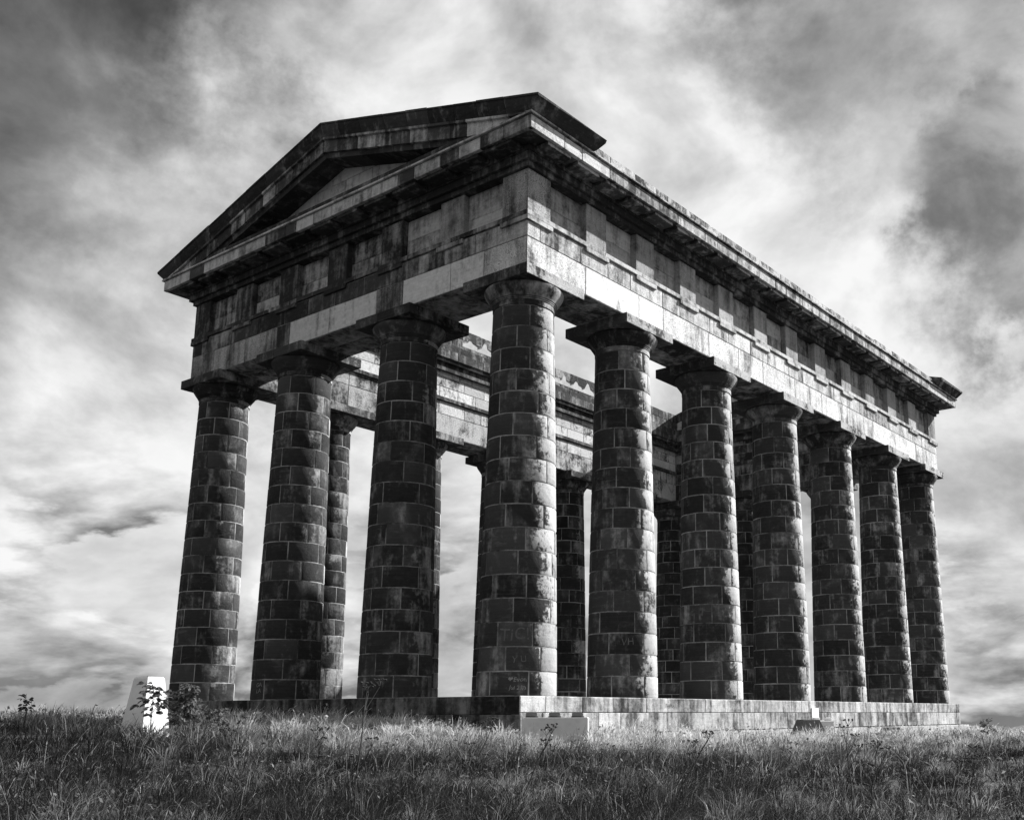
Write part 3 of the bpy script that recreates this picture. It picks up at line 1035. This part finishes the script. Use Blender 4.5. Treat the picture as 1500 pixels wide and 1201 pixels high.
def sapling(x, y, h, label, nleaf, spread, lsize, low=.45, seed=0, lobes=True, group=None):
    R = random.Random(seed)
    z = gz(x, y)
    t = empty('sapling', (x, y, z), label, 'plant', group)
    st, lf = MB(), MB()
    lean = (R.uniform(-.08, .08), R.uniform(-.08, .08))
    pts = [(lean[0] * h * k / 5 + R.uniform(-.012, .012), lean[1] * h * k / 5 + R.uniform(-.012, .012), h * k / 5 - (.1 if k == 0 else 0)) for k in range(6)]
    st.tube(pts, [.012, .011, .009, .007, .005, .003])
    for i in range(nleaf):
        zt = h * R.uniform(low, 1.0)
        k = min(int(zt / h * 5), 4)
        fr = zt / h * 5 - k
        p0 = Vector(pts[k]).lerp(Vector(pts[k + 1]), fr)
        a = R.uniform(0, 2 * math.pi)
        d = Vector((math.cos(a), math.sin(a), R.uniform(.2, .9))).normalized()
        ln = spread * R.uniform(.3, 1.0) * (1.25 - .6 * zt / h)
        p1 = p0 + d * ln
        st.tube([p0, p0.lerp(p1, .5) + Vector((0, 0, .01)), p1], [.004, .003, .002], 4)
        for j in range(3 if lobes else 2):
            b = a + (j - 1) * .7 + R.uniform(-.3, .3)
            leaf_geo(lf, p1 - d * ln * .12 * j, (math.cos(b), math.sin(b), R.uniform(-.9, .3)), (R.uniform(-1, 1), R.uniform(-1, 1), .8), lsize * R.uniform(.7, 1.2), lsize * .62)
    put('stem', st.build('stem', M_STEM, 60), t)
    me = lf.build('leaves', M_LEAF)
    attr_tone(me, [R.random() for _ in range(len(me.polygons) // 6) for _k in range(6)])
    put('leaves', me, t)
    return t


def umbel(x, y, h, label, seed, nb=5, lean=(0, 0), group=None):
    """dead stalk with flat seed heads"""
    R = random.Random(seed)
    z = gz(x, y)
    t = empty('dry_stalk', (x, y, z), label, 'plant', group)
    st = MB()
    pts = [(lean[0] * (k / 6) ** 1.3 * h + R.uniform(-.01, .01), lean[1] * (k / 6) ** 1.3 * h + R.uniform(-.01, .01), h * k / 6 - (.1 if k == 0 else 0)) for k in range(7)]
    st.tube(pts, [.007, .0065, .006, .0055, .005, .004, .003])
    tips = [Vector(pts[6])]
    for i in range(nb):
        k = R.randint(2, 5)
        p0 = Vector(pts[k])
        a = R.uniform(0, 6.28)
        d = Vector((math.cos(a) * .6, math.sin(a) * .6, 1)).normalized()
        p1 = p0 + d * h * R.uniform(.14, .3)
        st.tube([p0, p0.lerp(p1, .5), p1], [.004, .0035, .0025], 4)
        tips.append(p1)
    put('stalk', st.build('stalk', M_STEM, 60), t)
    for p in tips:
        um = MB()
        n = R.randint(5, 8)
        for j in range(n):
            a = 2 * math.pi * j / n + R.uniform(-.2, .2)
            q = p + Vector((math.cos(a) * .045, math.sin(a) * .045, .05 + R.uniform(-.01, .01)))
            um.tube([p, p.lerp(q, .55) + Vector((0, 0, .008)), q], [.0018, .0015, .0012], 3)
            um.lathe([(.002, 0), (.009, .004), (.011, .009), (.004, .014)], 5)
            nv = 20
            um.v[-nv:] = [(vx_ + q.x, vy_ + q.y, vz_ + q.z) for vx_, vy_, vz_ in um.v[-nv:]]
        put('seed_head', um.build('seed_head', M_STEM), t)
    return t


sapling(.55, -9.30, 1.0, 'young broad-leaved sapling with bare lower stem in front of the white pillar', 34, .32, .12, .52, 3)
sapling(-.4, -8.2, .92, 'bushy upright weed with narrow leaves beside the white pillar', 120, .26, .11, .25, 5, False)
sapling(-1.3, -7.6, .62, 'low leafy weed between the white pillar and the temple platform', 60, .32, .10, .2, 8, False)
sapling(.1, -7.9, .5, 'shortest pale-leaved weed in the grass close to the bushy weed by the white pillar', 50, .30, .09, .3, 12, False)
sapling(-4.2, -9.2, .75, 'dark leafy weed alone in grass far outside the white pillar', 20, .16, .09, .5, 15, False)
sapling(5.2, 18.4, .65, 'round dark leafy weed beyond the rear corner of the platform', 40, .26, .12, .2, 21, False)
DS = 'thin dark dead stalk with dried seed heads rising from the open grass slope'
DG = 'dead stalks on the grass slope'
umbel(10.58, -13.14, 1.0, 'tall dead stalk with an umbel seed head standing up against a dark front column', 31, 3, (.05, .03))
for i, (x, y, h, ln) in enumerate(((13.3, -9.8, .85, (.1, .15)), (12.6, -8.6, .95, (-.1, 0)), (10.88, -11.6, .8, (.35, .25)), (10.5, -11.9, .9, (.25, .2)), (13.9, -9.0, .8, (.1, .1)), (12.0, -10.9, .8, (.4, .3)),
                                  (7.4, -12.6, .9, (.15, .1)), (8.4, -12.9, .85, (.12, .12)), (9.4, -12.6, .75, (-.1, 0)), (14.6, -8.2, .9, (.0, .1)), (15.2, -9.6, .8, (.1, .1)), (15.9, -8.9, .75, (0, .1)))):
    umbel(x, y, h * .8, DS, 40 + i, 4, ln, DG)

# ------------------------------------------------------------------ grass (one mass of blades)


def vnoise(x, y, s, seed):
    r = np.random.default_rng(seed)
    tab = r.random((64, 64))
    X, Y = x / s + 100.0, y / s + 100.0
    xi, yi = np.floor(X).astype(int), np.floor(Y).astype(int)
    fx_, fy_ = X - xi, Y - yi
    fx_, fy_ = fx_ * fx_ * (3 - 2 * fx_), fy_ * fy_ * (3 - 2 * fy_)
    g = lambda i, j: tab[i % 64, j % 64]
    return (g(xi, yi) * (1 - fx_) + g(xi + 1, yi) * fx_) * (1 - fy_) + (g(xi, yi + 1) * (1 - fx_) + g(xi + 1, yi + 1) * fx_) * fy_


def grass():
    NCL = 9500
    va_ = math.atan2(cf.y, cf.x)
    th = va_ + npr.uniform(math.radians(-40), math.radians(48), NCL)
    d = 3.2 * (60 / 3.2) ** (npr.random(NCL) ** .80)
    cx_, cy_ = CAM.x + d * np.cos(th), CAM.y + d * np.sin(th)
    ok = ~((cx_ > -L - 1.36) & (cx_ < 1.36) & (cy_ > -1.31) & (cy_ < DD + 1.31))
    for bx, by, rr in ((2.75, -1.45, .62), (-7.3, -2.4, .5), (-13.9, -3.45, .6), (2.4, 10.6, .75)):
        ok &= ((cx_ - bx) ** 2 + (cy_ - by) ** 2) > (rr * .75) ** 2
    cx_, cy_, d = cx_[ok], cy_[ok], d[ok]
    n = len(cx_)
    hn = vnoise(cx_, cy_, 1.7, 1) * .5 + npr.random(n) * .5
    dpl = np.hypot(np.maximum(np.maximum(-L - 1.3 - cx_, cx_ - 1.3), 0), np.maximum(np.maximum(-1.3 - cy_, cy_ - DD - 1.3), 0))
    near_ = np.clip(1.2 - dpl / 7.5, 0, 1)
    ch_ = .13 + .34 * hn ** 1.5
    ch_ *= (1 + .5 * near_) * (1 + .8 * np.exp(-((cx_ - .4) ** 2 + (cy_ + 9.3) ** 2) / 7.0))
    # dried tufts; sunlit band by platform and dimmer slope also painted into tone
    straw_lit = npr.random(n) < (.06 + .24 * np.clip(vnoise(cx_, cy_, 2.6, 5) * 1.6 - .6, 0, 1) + .75 * near_)
    dry_lit = np.where(straw_lit, npr.uniform(.07, .36, n) + .60 * near_, npr.uniform(.0, .035, n) + .24 * near_)
    per = 76
    m = n * per
    rep = np.repeat(np.arange(n), per)
    r01 = np.sqrt(npr.random(m))
    rad_ = (.045 + .0055 * d)[rep] * r01
    ph = npr.uniform(0, 2 * np.pi, m)
    bx, by = cx_[rep] + rad_ * np.cos(ph), cy_[rep] + rad_ * np.sin(ph)
    keep = ~((bx > -L - 1.34) & (bx < 1.34) & (by > -1.29) & (by < DD + 1.29))
    bx, by, rep, r01, ph = bx[keep], by[keep], rep[keep], r01[keep], ph[keep]
    m = len(bx)
    dd = d[rep]
    h = ch_[rep] * npr.uniform(.35, 1.2, m)
    wdt = np.maximum(.0036, dd * .00045) * npr.uniform(.6, 1.5, m)
    # blades fan outwards from the tuft, a little wind towards the right of the picture
    lx = np.cos(ph) * (.25 + .75 * r01) + npr.normal(0, .4, m) + cr.x * .2
    ly = np.sin(ph) * (.25 + .75 * r01) + npr.normal(0, .4, m) + cr.y * .2
    lean = npr.uniform(.2, 1.6, m)
    bz = ground_z(bx, by) - .02
    hd = npr.uniform(0, np.pi, m)
    wx, wy = np.cos(hd) * wdt / 2, np.sin(hd) * wdt / 2
    V = np.zeros((m, 5, 3), np.float32)
    for i, (t, sg, ws) in enumerate(((0, -1, .8), (0, 1, .8), (.6, -1, 1.0), (.6, 1, 1.0), (1, 0, 0))):
        V[:, i, 0] = bx + lx * h * lean * t * t + sg * wx * ws
        V[:, i, 1] = by + ly * h * lean * t * t + sg * wy * ws
        V[:, i, 2] = bz + h * (t - .44 * lean * t * t)
    tone = np.clip(dry_lit[rep] * npr.uniform(.35, 1.35, m) + np.where(npr.random(m) < .05, npr.uniform(.08, .4, m), 0), 0, 1)
    F = np.array([[0, 1, 3], [0, 3, 2], [2, 3, 4]])
    faces = (np.arange(m) * 5)[:, None, None] + F[None]
    verts = [V.reshape(-1, 3)]
    tris = [faces.reshape(-1, 3)]
    tones = [np.repeat(tone, 3)]
    # flowering stems with seed heads
    ns = 1300
    pk = npr.integers(0, m, ns)
    sx_, sy_ = bx[pk] + npr.normal(0, .1, ns), by[pk] + npr.normal(0, .1, ns)
    k2 = ~((sx_ > -L - 1.4) & (sx_ < 1.4) & (sy_ > -1.35) & (sy_ < DD + 1.35))
    sx_, sy_, pk = sx_[k2], sy_[k2], pk[k2]
    ns = len(sx_)
    sh = npr.uniform(.30, .58, ns) * (.75 + .5 * hn[rep[pk]])
    sd = np.hypot(sx_ - CAM.x, sy_ - CAM.y)
    sw = np.maximum(.0013, sd * .00020)
    sh = np.where(sd < 11, sh * .72, sh)
    lx, ly = npr.normal(.15 * cr.x, .32, ns), npr.normal(.15 * cr.y, .32, ns)
    sz = ground_z(sx_, sy_) - .02
    U = np.zeros((ns, 10, 3), np.float32)
    ax_, ay_ = cr.x, cr.y
    for i, (t, sg, ws) in enumerate(((0, -1, 1), (0, 1, 1), (.6, -1, 1), (.6, 1, 1), (.84, -1, .8), (.84, 1, .8), (.91, -1, 2.5), (.91, 1, 2.5), (1, 0, 0), (.84, 0, 0))):
        U[:, i, 0] = sx_ + lx * sh * t * t + sg * sw * ws * ax_
        U[:, i, 1] = sy_ + ly * sh * t * t + sg * sw * ws * ay_
        U[:, i, 2] = sz + sh * (t - .1 * t * t)
    F2 = np.array([[0, 1, 3], [0, 3, 2], [2, 3, 5], [2, 5, 4], [9, 7, 6], [6, 7, 8]])
    off = m * 5
    verts.append(U.reshape(-1, 3))
    tris.append(((np.arange(ns) * 10)[:, None, None] + F2[None] + off).reshape(-1, 3))
    tones.append(np.repeat(npr.uniform(.08, .4, ns) + .4 * near_[rep[pk]], 6))  # stems brightened in the same painted sunlit band
    # small broad leaves of the herbs between the tussocks
    nl = 46000
    pk = npr.integers(0, m, nl)
    hx_, hy_ = bx[pk] + npr.normal(0, .08, nl), by[pk] + npr.normal(0, .08, nl)
    k3 = ~((hx_ > -L - 1.4) & (hx_ < 1.4) & (hy_ > -1.35) & (hy_ < DD + 1.35)) & (vnoise(hx_, hy_, 1.1, 9) > .42)
    hx_, hy_, pk = hx_[k3], hy_[k3], pk[k3]
    nl = len(hx_)
    ld_ = np.hypot(hx_ - CAM.x, hy_ - CAM.y)
    ls = np.maximum(.016, ld_ * .0016) * npr.uniform(.6, 1.7, nl)
    hz = ground_z(hx_, hy_) + npr.uniform(.03, 1.0, nl) * ch_[rep[pk]] * .85
    A = npr.normal(0, 1, (nl, 3)) * np.array([1, 1, .6])
    A /= np.linalg.norm(A, axis=1)[:, None]
    B = np.cross(A, npr.normal(0, 1, (nl, 3)) + np.array([0, 0, .5]))
    B /= np.linalg.norm(B, axis=1)[:, None]
    C0 = np.stack([hx_, hy_, hz], 1)
    Lq = np.stack([C0 - A * ls[:, None], C0 + B * ls[:, None] * .42, C0 + A * ls[:, None], C0 - B * ls[:, None] * .42], 1).astype(np.float32)
    off = m * 5 + ns * 10
    verts.append(Lq.reshape(-1, 3))
    tris.append(((np.arange(nl) * 4)[:, None, None] + np.array([[0, 1, 2], [0, 2, 3]])[None] + off).reshape(-1, 3))
    tones.append(np.repeat(np.clip(dry_lit[rep[pk]] * .5 + npr.uniform(0, .16, nl), 0, 1), 2))
    V, T, tn = np.concatenate(verts), np.concatenate(tris).astype(np.int32), np.concatenate(tones).astype(np.float32)
    me = bpy.data.meshes.new('grass')
    me.vertices.add(len(V))
    me.vertices.foreach_set('co', V.ravel())
    me.loops.add(len(T) * 3)
    me.loops.foreach_set('vertex_index', T.ravel())
    me.polygons.add(len(T))
    me.polygons.foreach_set('loop_start', np.arange(0, len(T) * 3, 3, dtype=np.int32))
    me.update(calc_edges=True)
    a = me.attributes.new('tone', 'FLOAT', 'FACE')
    a.data.foreach_set('value', tn)
    me.materials.append(M_GRASS)
    put('grass', me, None, kind='stuff', label='long tussocky meadow grass with seed heads covering the hilltop', category='grass')
    print('grass tris', len(T))


grass()
